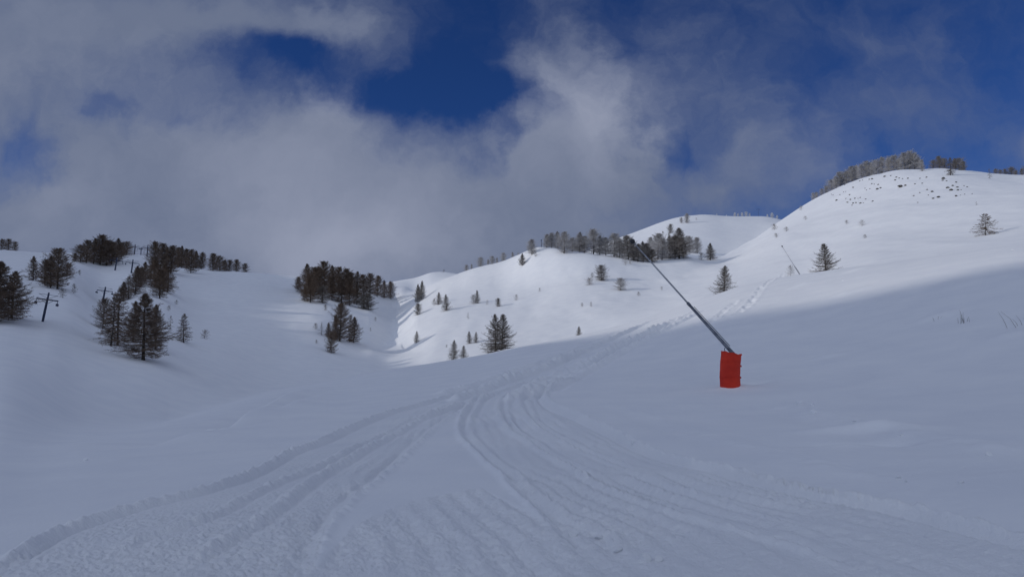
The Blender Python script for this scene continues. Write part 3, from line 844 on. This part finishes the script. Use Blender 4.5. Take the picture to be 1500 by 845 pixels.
def twigs(x, y, n, h_, lean, label):
    h = hitT(TF, x, y, 20)
    o = empty("dry_twigs", (h[0] * math.sin(h[1]), h[0] * math.cos(h[1]), ground(*h)))
    tag(o, label, "twigs")
    m = MB()
    for i in range(n):
        bx = random.uniform(-.5, .5); by = random.uniform(-.25, .25)
        hh_ = h_ * random.uniform(.35, 1.0); lx = lean * hh_ + random.uniform(-.18, .18)
        m.tube([(bx, by, -.12), (bx + lx * .4, by, hh_ * .5), (bx + lx, by + random.uniform(-.1, .1), hh_)], [.010, .008, .003], 4)
    m.build("stems", M["mid"], o)


twigs(1413, 472, 9, .8, -.1, "spray of dry upright twigs poking through the shaded bank")
twigs(1492, 478, 5, .9, -.75, "few slanting dry twigs at the photo's right edge")
twigs(1372, 468, 4, .25, .3, "short stubs of twigs beside the dry upright spray")

# ------------------------------------------------------------------ rocks on the big hill
def make_rock(seed):
    rg = random.Random(seed)
    bm = bmesh.new()
    bmesh.ops.create_icosphere(bm, subdivisions=2, radius=.5)
    ax = [Vector((rg.uniform(-1, 1), rg.uniform(-1, 1), rg.uniform(-1, 1))).normalized() for _ in range(7)]
    for v in bm.verts:
        d = v.co.normalized()
        k = 1 + .10 * math.sin(d.x * 7 + seed) + .08 * math.sin(d.y * 9 + d.z * 5)
        for a_ in ax:
            c = d.dot(a_)
            if c > .62: k = min(k, .62 / c * 1.05)
        v.co = d * .5 * k
        v.co.z *= .75
    me = bpy.data.meshes.new("rock"); bm.to_mesh(me); bm.free(); me.materials.append(M["rock"])
    return me


ROCKS = [make_rock(s) for s in (3, 8, 15, 21)]
ra = [(550, 710, 40), (490, 635, 12), (510, 645, 14), (760, 550, 22), (690, 735, 30), (725, 700, 24), (780, 685, 20), (760, 745, 28), (795, 740, 20), (850, 745, 26), (885, 740, 12), (745, 770, 16), (670, 685, 14), (715, 640, 22), (845, 675, 18), (915, 695, 18), (1000, 720, 24), (960, 450, 18), (995, 445, 26), (1150, 415, 42), (1220, 405, 18), (1290, 425, 30), (1330, 435, 18), (1280, 460, 22), (1370, 440, 16), (990, 505, 18), (1020, 510, 14), (1070, 515, 20), (905, 560, 14), (965, 565, 14), (1060, 570, 44), (1100, 555, 24), (1345, 545, 78), (1405, 525, 40), (840, 470, 16), (875, 460, 12), (655, 520, 14), (640, 605, 12), (595, 640, 14), (665, 600, 10), (925, 580, 12), (820, 685, 12)]
rb = [(55, 292, 14), (155, 292, 12), (210, 283, 20), (115, 337, 12), (175, 332, 12), (105, 435, 12), (138, 490, 10), (155, 410, 10), (215, 385, 14), (255, 402, 30), (225, 430, 10), (265, 458, 18), (310, 448, 32), (350, 295, 38), (375, 312, 12), (345, 308, 14), (455, 325, 20), (385, 370, 34), (410, 390, 38), (465, 365, 16), (470, 388, 18), (455, 438, 26), (495, 385, 8), (520, 352, 8), (545, 362, 12), (425, 352, 16), (585, 418, 8), (525, 422, 8), (490, 430, 8)]
stones = [(1160 + u / 8.447, 210 + v / 8.447, w_ / 8.447) for u, v, w_ in ra] + [(1320 + u / 5.633, 210 + v / 5.633, w_ / 5.633) for u, v, w_ in rb]
bands = {}
for x, y, w_ in stones:
    big = w_ > 3.4
    key = ("big" if big else "small", "left" if x < 1300 else "right")
    bands.setdefault(key, []).append((x, y, w_))
WORDS = {("big", "left"): "bigger dark rock, %s from the left in the rock band's lower end",
         ("big", "right"): "bigger dark rock, %s from the left in the rock band's hilltop end",
         ("small", "left"): "small dark stone, %s from the left in the rock band's lower end",
         ("small", "right"): "small dark stone, %s from the left in the rock band's hilltop end"}
for key, L_ in bands.items():
    for i, (x, y, w_) in enumerate(sorted(L_)):
        h = hitT(TF, x, y, 150)
        cr_ = crest_r(x)
        r_ = min(h[0], cr_) if h else cr_ * .99
        a = float(ray(x, y)[0])
        s = (w_ * (.72 if w_ > 3.4 else .95) + .5) * r_ / F
        o = link("rock", ROCKS[i % 4])
        o.location = (r_ * math.sin(a), r_ * math.cos(a), ground(r_, a) + .16 * s)
        o.scale = (s * 1.15, s * .9, s * .75); o.rotation_euler = (random.uniform(-.2, .2), random.uniform(-.2, .2), random.uniform(-.5, .5))
        tag(o, WORDS[key] % nth(i), "rock", "rocks poking through the snow on the big hill")

# ------------------------------------------------------------------ clods of snow
def make_clod(seed):
    rg = random.Random(seed)
    bm = bmesh.new()
    bmesh.ops.create_icosphere(bm, subdivisions=3, radius=.5)
    ax = [Vector((rg.uniform(-1, 1), rg.uniform(-1, 1), rg.uniform(-.4, 1))).normalized() for _ in range(6)]
    for v in bm.verts:
        d = v.co.normalized(); k = 1
        for a_ in ax:
            c = d.dot(a_)
            if c > .45: k = min(k, .46 / c)
        k += .03 * math.sin(d.x * 13 + seed) * math.sin(d.y * 11) + .02 * math.sin(d.z * 23 + d.x * 17)
        v.co = d * .5 * k
    me = bpy.data.meshes.new("snow_clod"); bm.to_mesh(me); bm.free(); me.materials.append(M["snow"])
    return me


CLODS = [make_clod(s) for s in (1, 4, 9)]
for i, (x, y, w_, hgt, lab) in enumerate([
    (839, 782, 16, .9, "pale wedge of broken snow in the trampled piste, smaller one"), (945, 820, 17, .9, "largest angular block of snow in the trampled piste"),
    (905, 806, 14, .6, "low crumb of snow between the two angular snow blocks"), (878, 787, 16, .5, "flattened snow lump beside the smaller wedge"), (965, 820, 14, .7, "lump of snow touching the largest snow block"),
    (1172, 591, 9, .6, "little snow clump, upper of three downhill from the red pad"), (1189, 594, 9, .6, "little snow clump, middle of three downhill from the red pad"), (1192, 604, 9, .6, "little snow clump, lowest of three downhill from the red pad"),
    (1253, 617, 8, .6, "tiny snow crumb at the upper lip of the wind drift"), (1320, 637, 8, .6, "tiny snow crumb at the tail of the wind drift"),
    (1448, 666, 9, .7, "single snow crumb on the smooth bank below the dry twigs"), (1409, 707, 8, .7, "small snow crumb just outside the outer track berm, far one"), (1317, 700, 10, .6, "snow crumb pair mate outside the track berm, larger one"), (1327, 706, 6, .6, "snow crumb pair mate outside the track berm, smaller one"),
    (1235, 411, 4, .4, "bright snow crumb on the sunlit bank under the rounded larch"), (1484, 366, 4, .4, "bright snow crumb on the sunlit bank at the photo's right edge"),
    (927, 650, 10, .8, "snow lump sitting on the outer track berm"), (124, 674, 7, .6, "lone snow crumb on the smooth shaded snow beside the piste")]):
    h = hitT(TF, x, y, 2)
    s = w_ * h[0] / F
    o = link("snow_clod", CLODS[i % 3])
    o.location = (h[0] * math.sin(h[1]), h[0] * math.cos(h[1]), ground(*h) + .18 * s * hgt)
    o.scale = (s * 1.1, s, s * hgt); o.rotation_euler = (random.uniform(-.3, .3), random.uniform(-.3, .3), random.uniform(0, 6))
    tag(o, lab, "snow clod", "broken clods of snow")


# ------------------------------------------------------------------ snow lances
def snow_lance(base, tip, joint, label):
    """base: ground point; tip: nozzle point; joint: share of the mast that is the thick lower tube"""
    o = empty("snow_lance", base)
    tag(o, label, "snow lance", "snow lances beside the piste")
    B = Vector((0, 0, 0)); Tp = Vector(tip) - Vector(base)
    top = Vector((.22, 0, 1.52))
    ax = (Tp - top).normalized(); Ln = (Tp - top).length
    J = top + ax * Ln * joint
    MB().tube([(0, 0, -.5), (0.05, 0, .3), (.12, 0, 1.3)], [.09, .09, .08], 10).build("base_post", M["steel"], o)
    lm = MB().tube([top - ax * .35, top + ax * .3, J], [.10, .092, .072], 12)
    lower = lm.build("lower_mast", M["steel"], o)
    MB().tube([J - ax * .10, J + ax * .10], [.084, .084], 12).build("clamp_collar", M["steel"], lower)
    side = ax.cross(Vector((0, 1, 0))).normalized()
    MB().tube([top + ax * .5 - side * .14, J - ax * .3 - side * .12], [.016, .016], 6).build("air_hose", M["black"], lower)
    up = MB().tube([J + ax * .05, J + ax * (Ln * (1 - joint)) * .55, Tp - ax * .12], [.047, .042, .034], 10).build("upper_pipe", M["galv"], o)
    nz = MB().tube([Tp - ax * .22, Tp - ax * .12, Tp + ax * .02, Tp + ax * .10], [.06, .13, .14, .08], 10).build("nozzle_head", M["black"], o)
    nb = MB()
    u = ax.orthogonal().normalized(); v = ax.cross(u)
    for k in range(6):
        q = k * math.pi / 3
        d = u * math.cos(q) + v * math.sin(q)
        nb.tube([Tp - ax * .04 + d * .09, Tp - ax * .02 + d * .15], [.022, .014], 6)
    nb.build("nozzle", M["steel"], nz)
    MB().tube([(-.20, -.20, 1.45), (-.27, -.16, 1.78), (-.17, -.08, 1.90), tuple(top + ax * .38)], [.022, .022, .022, .02], 6).build("stay_bracket", M["steel"], o)
    # padding: a stiff mat bent round the post, open at the back, leaning a little
    V, Fc = [], []
    na, nz_ = 40, 22
    a0, a1 = R(-212), R(32)
    for lay, rad in ((0, .50), (1, .41)):
        for iz in range(nz_ + 1):
            fz = iz / nz_
            for ia in range(na + 1):
                an = a0 + (a1 - a0) * ia / na
                rr_ = rad * (1 + .022 * math.sin(an * 5 + fz * 4) * (fz - .3) + .010 * math.sin(fz * 17 + an * 3))
                hgt = 1.58 - .10 * math.cos(an) * 1.0 + .015 * math.sin(an * 7)
                if lay: hgt -= .012
                z = -.10 + fz * (hgt + .10)
                sq = .97
                V.append((rr_ * math.cos(an) * sq + .10 * z / 1.6 - .03 * math.sin(z * 2), rr_ * math.sin(an) * .85, z))
    W = na + 1; S = (nz_ + 1) * W
    for iz in range(nz_):
        for ia in range(na):
            q = iz * W + ia
            Fc.append((q, q + 1, q + 1 + W, q + W)); Fc.append((S + q, S + q + W, S + q + W + 1, S + q + 1))
    for ia in range(na):
        q = nz_ * W + ia
        Fc.append((q, q + 1, S + q + 1, S + q)); Fc.append((ia, S + ia, S + ia + 1, ia + 1))
    for iz in range(nz_):
        for ia in (0, na):
            q = iz * W + ia
            Fc.append((q, q + W, S + q + W, S + q) if ia == 0 else (q, S + q, S + q + W, q + W))
    pad = link("protective_pad", mesh_from("protective_pad", V, Fc, M["red"], True), o)
    me = pad.data
    bm = bmesh.new(); bm.from_mesh(me)
    bmesh.ops.recalc_face_normals(bm, faces=bm.faces)
    for e in bm.edges:
        if len(e.link_faces) == 2 and e.link_faces[0].normal.angle(e.link_faces[1].normal, 0) > .7: e.smooth = False
    bm.to_mesh(me); bm.free()
    # hook-and-loop flaps that close the mat
    for zz in (1.50, .95, .40):
        MB().box((.50 + .10 * zz / 1.6, .10, zz), (.035, .16, .09), Matrix.Rotation(.25, 3, "Z")).build("closing_flap", M["red"], pad, False)
    sb = MB()
    for zz in (.42, 1.18):
        pts = [(.508 * math.cos(q) * .97 + .10 * zz / 1.6 - .03 * math.sin(zz * 2), .508 * math.sin(q) * .85, zz) for q in np.linspace(a0, a1, 30)]
        sb.tube(pts, [.012] * 30, 5)
    sb.build("seam_piping", M["red"], pad)
    return o


def point(x, y, r):
    a, t = ray(x, y)
    return (r * math.sin(a), r * math.cos(a), EYE + r * float(t))


h = hitT(TF, 1069.5, 565, 20)
LB = (h[0] * math.sin(h[1]), h[0] * math.cos(h[1]), ground(*h))
snow_lance(LB, point(926, 353, h[0] + 5.0), .40, "tall tilted snow lance with a red padded base beside the piste")
a2 = float(ray(1180, 410)[0])
snow_lance((158 * math.sin(a2), 158 * math.cos(a2), ground(158, a2)), point(1145.5, 360.5, 160), .48, "distant tilted snow lance pipe sticking up behind the sunlit bank")


# ------------------------------------------------------------------ drag lift pylons
def pylon_parts(o):
    pole = MB().tube([(0, 0, -.6), (0, 0, 0), (0, 0, 4.0), (0, 0, 6.6)], [.27, .26, .22, .18], 10).build("pole", M["pylon"], o)
    MB().box((0, 0, 5.0), (4.4, .22, .26)).build("crossarm", M["pylon"], o, False)
    t_ = MB().tube([(-2.0, .05, 6.1), (2.0, .05, 6.1)], [.04, .04], 6)
    t_.tube([(-1.9, .05, 6.1), (-.12, .05, 5.3)], [.03, .03], 6); t_.tube([(1.9, .05, 6.1), (.12, .05, 5.3)], [.03, .03], 6)
    t_.build("work_rail", M["pylon"], o)
    b_ = MB().tube([(-.15, .12, 4.1), (-1.2, .12, 4.92)], [.045, .045], 6); b_.build("brace", M["pylon"], o)
    b_ = MB().tube([(.15, .12, 4.1), (1.2, .12, 4.92)], [.045, .045], 6); b_.build("brace", M["pylon"], o)
    for s in (-1, 1):
        hg = MB().tube([(2.1 * s, 0, 4.95), (2.15 * s, -.05, 4.35)], [.06, .06], 6)
        hg.box((2.15 * s, -.05, 4.25), (.16, 1.3, .16))
        hgo = hg.build("sheave_hanger", M["pylon"], o, False)
        for k in (-.45, .45):
            w_ = MB().tube([(2.07 * s, k - .05, 4.08), (2.25 * s, k - .05, 4.08)], [.30, .30], 14)
            w_.build("sheave", M["pylon"], hgo)
    l_ = MB()
    for k in range(12):
        l_.box((.0, -.2, .6 + k * .42), (.42, .03, .03))
    for s in (-.2, .2):
        l_.box((s, -.2, 2.9), (.03, .03, 5.0))
    l_.build("ladder", M["pylon"], pole, False)


PYL = [(62.5, 471, 428, 66, .28, R(7.5), "nearest drag lift pylon, leaning, with two hanging sheave sets"),
       (150.5, 444, 420, 152, .2, R(6), "second drag lift pylon up the slope, above the bushy larch"),
       (168.5, 396, 377, 171, .5, R(5), "drag lift pylon beside the skyline grove's lower edge"),
       (192.3, 400, 380, 193, .6, R(4), "drag lift pylon just above the climbing larch belt"),
       (196.8, 373, 358, 197, .7, R(2), "skyline drag lift pylon, first of the three from the grove"),
       (206.3, 373, 362, 206, .5, 0, "skyline drag lift pylon, lowest one in the trio's middle"),
       (215.3, 375, 359, 215, .6, R(2), "skyline drag lift pylon, closest of the trio to the larch belt")]
proto = None
for x, yb, yt, _, rz, lean, lab in PYL:
    h = hitT(TF, x, yb, 100)
    cr_ = crest_r(x)
    r_, a = (h if h and h[0] < cr_ * 1.05 else (cr_, float(ray(x, yb)[0])))
    z = ground(r_, a)
    Hm = EYE + r_ * float(ray(x, yt)[1]) - z
    o = empty("lift_pylon", (r_ * math.sin(a), r_ * math.cos(a), z), 0, (Hm / 6.6 * (1.0 if proto is None else 1.35), Hm / 6.6 * (1.0 if proto is None else 1.35), Hm / 6.6))
    o.rotation_euler = (0, lean, rz)
    tag(o, lab, "lift pylon", "drag lift pylons up the shaded slope")
    if proto is None:
        pylon_parts(o); proto = o
    else:
        for c in list(proto.children):
            d = c.copy(); COL.objects.link(d); d.parent = o
            for g in c.children:
                e = g.copy(); COL.objects.link(e); e.parent = d


def post(x, yb, yt, r_, name, lab, arm):
    a = float(ray(x, yb)[0]); z = ground(r_, a)
    Hm = EYE + r_ * float(ray(x, yt)[1]) - z
    o = empty(name, (r_ * math.sin(a), r_ * math.cos(a), z)); tag(o, lab, "post")
    MB().tube([(0, 0, -.4), (0, 0, Hm)], [.14, .09], 8).build("pole", M["pylon"], o)
    m = MB().box((0, 0, Hm * .96), (Hm * arm, .12, .14))
    for s in (-1, 1): m.box((s * Hm * arm * .45, 0, Hm * .90), (.12, .3, Hm * .10))
    m.build("crossarm", M["pylon"], o, False)


post(793, 364, 351, crest_r(793), "utility_post", "thin dark post between the lone frosted larch and the frosted rank", .12)
post(1111, 318, 306, 800, "utility_post", "faint post with a crossarm on the far hill's top", .45)

# ------------------------------------------------------------------ sky with broken cloud
world = bpy.data.worlds.new("World"); scene.world = world; world.use_nodes = True
nt = world.node_tree; N, L = nt.nodes, nt.links
N.clear()


def math_(op, a, b=None, c=None, clamp=False):
    n = N.new("ShaderNodeMath"); n.operation = op; n.use_clamp = clamp
    for i, v in enumerate((a, b, c)):
        if v is None: continue
        if hasattr(v, "node"): L.new(v, n.inputs[i])
        else: n.inputs[i].default_value = v
    return n.outputs[0]


def vm(op, a, b):
    n = N.new("ShaderNodeVectorMath"); n.operation = op
    for i, v in enumerate((a, b)):
        if hasattr(v, "node"): L.new(v, n.inputs[i])
        else: n.inputs[i].default_value = v
    return n.outputs["Value"] if op == "DOT_PRODUCT" else n.outputs["Vector"]


def noise(vec, scale, detail, rough_=.55):
    n = N.new("ShaderNodeTexNoise"); n.inputs["Scale"].default_value = scale; n.inputs["Detail"].default_value = detail; n.inputs["Roughness"].default_value = rough_
    L.new(vec, n.inputs["Vector"])
    return n


tc = N.new("ShaderNodeTexCoord")
DIR = tc.outputs["Generated"]
sp = N.new("ShaderNodeSeparateXYZ"); L.new(DIR, sp.inputs[0])
ym = math_("MAXIMUM", sp.outputs["Y"], .12)
U = math_("DIVIDE", sp.outputs["X"], ym); Vv = math_("DIVIDE", sp.outputs["Z"], ym)
cb = N.new("ShaderNodeCombineXYZ"); L.new(U, cb.inputs[0]); L.new(Vv, cb.inputs[1])
UV = cb.outputs[0]
w1 = noise(UV, 3.2, 3); w2 = noise(UV, 11.0, 5, .6)
wa = vm("MULTIPLY", vm("SUBTRACT", w1.outputs["Color"], (.5, .5, .5)), (.20, .13, 0))
wb = vm("MULTIPLY", vm("SUBTRACT", w2.outputs["Color"], (.5, .5, .5)), (.14, .10, 0))
WUV = vm("ADD", vm("ADD", UV, wa), wb)


def pix(x, y):
    a, t = ray(x, y)
    return math.tan(float(a)), float(t) / math.cos(float(a))


def blobs(lst):
    tot = None
    for x, y, rx, ry, wgt in lst:
        u, v = pix(x, y)
        d = vm("MULTIPLY", vm("SUBTRACT", WUV, (u, v, 0)), (F / rx, F / ry, 0))
        g = math_("MULTIPLY", math_("EXPONENT", math_("MULTIPLY", vm("DOT_PRODUCT", d, d), -1.0)), wgt)
        tot = g if tot is None else math_("ADD", tot, g)
    return tot


COVER = [(60, 60, 330, 90, .9), (330, 30, 240, 45, .75), (100, 190, 190, 80, .5), (330, 230, 260, 75, .9), (120, 340, 420, 75, 1.3), (480, 190, 85, 60, .7), (520, 290, 170, 75, .85), (640, 165, 110, 55, -.36), (715, 205, 50, 50, -.35), (520, 370, 420, 80, 1.2),
         (820, 85, 62, 45, .75), (880, 150, 85, 65, .8), (830, 230, 150, 75, .95), (760, 310, 170, 80, .7), (900, 260, 80, 70, .5), (1060, 150, 110, 75, .32), (1120, 240, 100, 60, .40), (1040, 290, 110, 40, .62), (1290, 165, 120, 55, .46), (1280, 60, 180, 40, .26), (690, 215, 70, 45, .32), (700, 110, 60, 60, .2), (610, 185, 60, 40, .3), (540, 110, 40, 40, .2), (470, 60, 70, 30, .35), (1500, 225, 50, 32, .5), (960, 40, 60, 25, .2),
         (-300, 150, 350, 300, .9), (1900, 150, 260, 160, .5),
         (400, 92, 110, 32, -.62), (640, 175, 95, 65, -.22), (30, 225, 50, 42, -.6), (165, 160, 45, 20, -.5), (260, 165, 30, 12, -.3), (650, 60, 90, 90, -.38), (540, 140, 50, 40, -.5), (690, 140, 60, 60, -.5), (755, 210, 22, 25, -.45), (990, 250, 35, 45, -.4), (880, 300, 50, 22, -.42), (1180, 150, 50, 60, -.25)]
BRIGHT = [(430, 350, 170, 55, .34), (620, 350, 120, 60, .2), (120, 345, 160, 40, .12), (480, 140, 80, 45, .5), (560, 260, 200, 120, .42), (430, 250, 120, 60, .2), (520, 380, 110, 70, .35), (850, 150, 110, 75, .65), (900, 190, 80, 90, .4), (60, 80, 200, 90, .12), (60, 290, 110, 40, .22), (820, 90, 60, 40, .3)]
cov = blobs(COVER); bri = blobs(BRIGHT)
n1 = noise(WUV, 5.5, 10, .62); n2 = noise(UV, 2.4, 4)
cov = math_("MULTIPLY_ADD", math_("SUBTRACT", n1.outputs["Fac"], .5), 1.65, cov)
mr = N.new("ShaderNodeMapRange"); mr.interpolation_type = "SMOOTHSTEP"; L.new(cov, mr.inputs[0])
mr.inputs[1].default_value = -.30; mr.inputs[2].default_value = 1.28
front_cov = mr.outputs[0]
# the rest of the sky, out of the picture: mostly overcast with gaps
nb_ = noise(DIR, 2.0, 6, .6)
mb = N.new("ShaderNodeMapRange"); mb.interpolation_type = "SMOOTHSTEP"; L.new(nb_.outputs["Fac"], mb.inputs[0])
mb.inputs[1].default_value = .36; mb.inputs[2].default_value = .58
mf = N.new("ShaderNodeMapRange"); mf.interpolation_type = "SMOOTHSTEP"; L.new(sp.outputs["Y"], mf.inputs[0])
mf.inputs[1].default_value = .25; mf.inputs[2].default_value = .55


def mix(f, a, b):
    n = N.new("ShaderNodeMix"); n.data_type = "RGBA"
    for i, v in ((0, f), (6, a), (7, b)):
        if hasattr(v, "node"): L.new(v, n.inputs[i])
        else: n.inputs[i].default_value = v if isinstance(v, float) else (*v, 1)
    return n.outputs[2]


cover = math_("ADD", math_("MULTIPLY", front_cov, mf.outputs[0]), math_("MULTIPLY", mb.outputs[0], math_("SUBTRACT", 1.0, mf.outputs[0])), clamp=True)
bval = math_("ADD", math_("MULTIPLY_ADD", math_("SUBTRACT", n2.outputs["Fac"], .5), .9, math_("MULTIPLY", bri, 1.0)), math_("MULTIPLY", math_("SUBTRACT", n1.outputs["Fac"], .5), .9), clamp=True)
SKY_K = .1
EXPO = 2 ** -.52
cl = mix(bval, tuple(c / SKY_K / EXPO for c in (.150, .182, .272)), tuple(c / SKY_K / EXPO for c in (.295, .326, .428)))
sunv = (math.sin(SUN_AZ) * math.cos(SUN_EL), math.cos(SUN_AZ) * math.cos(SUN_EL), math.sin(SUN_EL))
sunny = math_('MULTIPLY_ADD', math_('POWER', math_('MAXIMUM', vm('DOT_PRODUCT', DIR, sunv), 0.0), 1.5), .62, .82)  # fill made stronger sunward to bring out the snow relief
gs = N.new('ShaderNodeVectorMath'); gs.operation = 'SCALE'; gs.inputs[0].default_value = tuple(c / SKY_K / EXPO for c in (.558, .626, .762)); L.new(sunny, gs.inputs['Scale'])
fill_glow = gs.outputs[0]
# unseen cloud outside the view, brightened as fill for the shaded snow
cl = mix(mf.outputs[0], fill_glow, cl)
sky = N.new("ShaderNodeTexSky"); sky.sky_type = "NISHITA"; sky.sun_disc = False
sky.sun_elevation = SUN_EL; sky.sun_rotation = SUN_AZ; sky.altitude = 2200; sky.air_density = 1.0; sky.dust_density = .1; sky.ozone_density = 3.0
tint = N.new("ShaderNodeMix"); tint.data_type = "RGBA"; tint.blend_type = "MULTIPLY"; tint.inputs[0].default_value = 1
L.new(sky.outputs[0], tint.inputs[6]); tint.inputs[7].default_value = (.22, .42, .84, 1)
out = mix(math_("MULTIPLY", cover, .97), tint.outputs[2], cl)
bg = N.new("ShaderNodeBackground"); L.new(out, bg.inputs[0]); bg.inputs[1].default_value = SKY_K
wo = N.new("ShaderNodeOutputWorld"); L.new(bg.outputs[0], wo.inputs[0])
world.cycles.sampling_method = "MANUAL"; world.cycles.sample_map_resolution = 512

# ------------------------------------------------------------------ sun
sd = Vector((math.sin(SUN_AZ) * math.cos(SUN_EL), math.cos(SUN_AZ) * math.cos(SUN_EL), math.sin(SUN_EL)))
sun = bpy.data.lights.new("sun", "SUN"); sun.energy = 2.05; sun.angle = R(.7); sun.color = (1.0, .945, .86)
so = bpy.data.objects.new("sun", sun); COL.objects.link(so)
so.rotation_euler = (-sd).to_track_quat("-Z", "Y").to_euler(); so.location = (0, 0, 300)

# ------------------------------------------------------------------ render
scene.view_settings.view_transform = "Standard"; scene.view_settings.look = "None"
scene.view_settings.exposure = -0.52; scene.view_settings.gamma = 1; scene.view_settings.use_curve_mapping = False
scene.cycles.use_denoising = True
scene.cycles.max_bounces = 5; scene.cycles.diffuse_bounces = 3
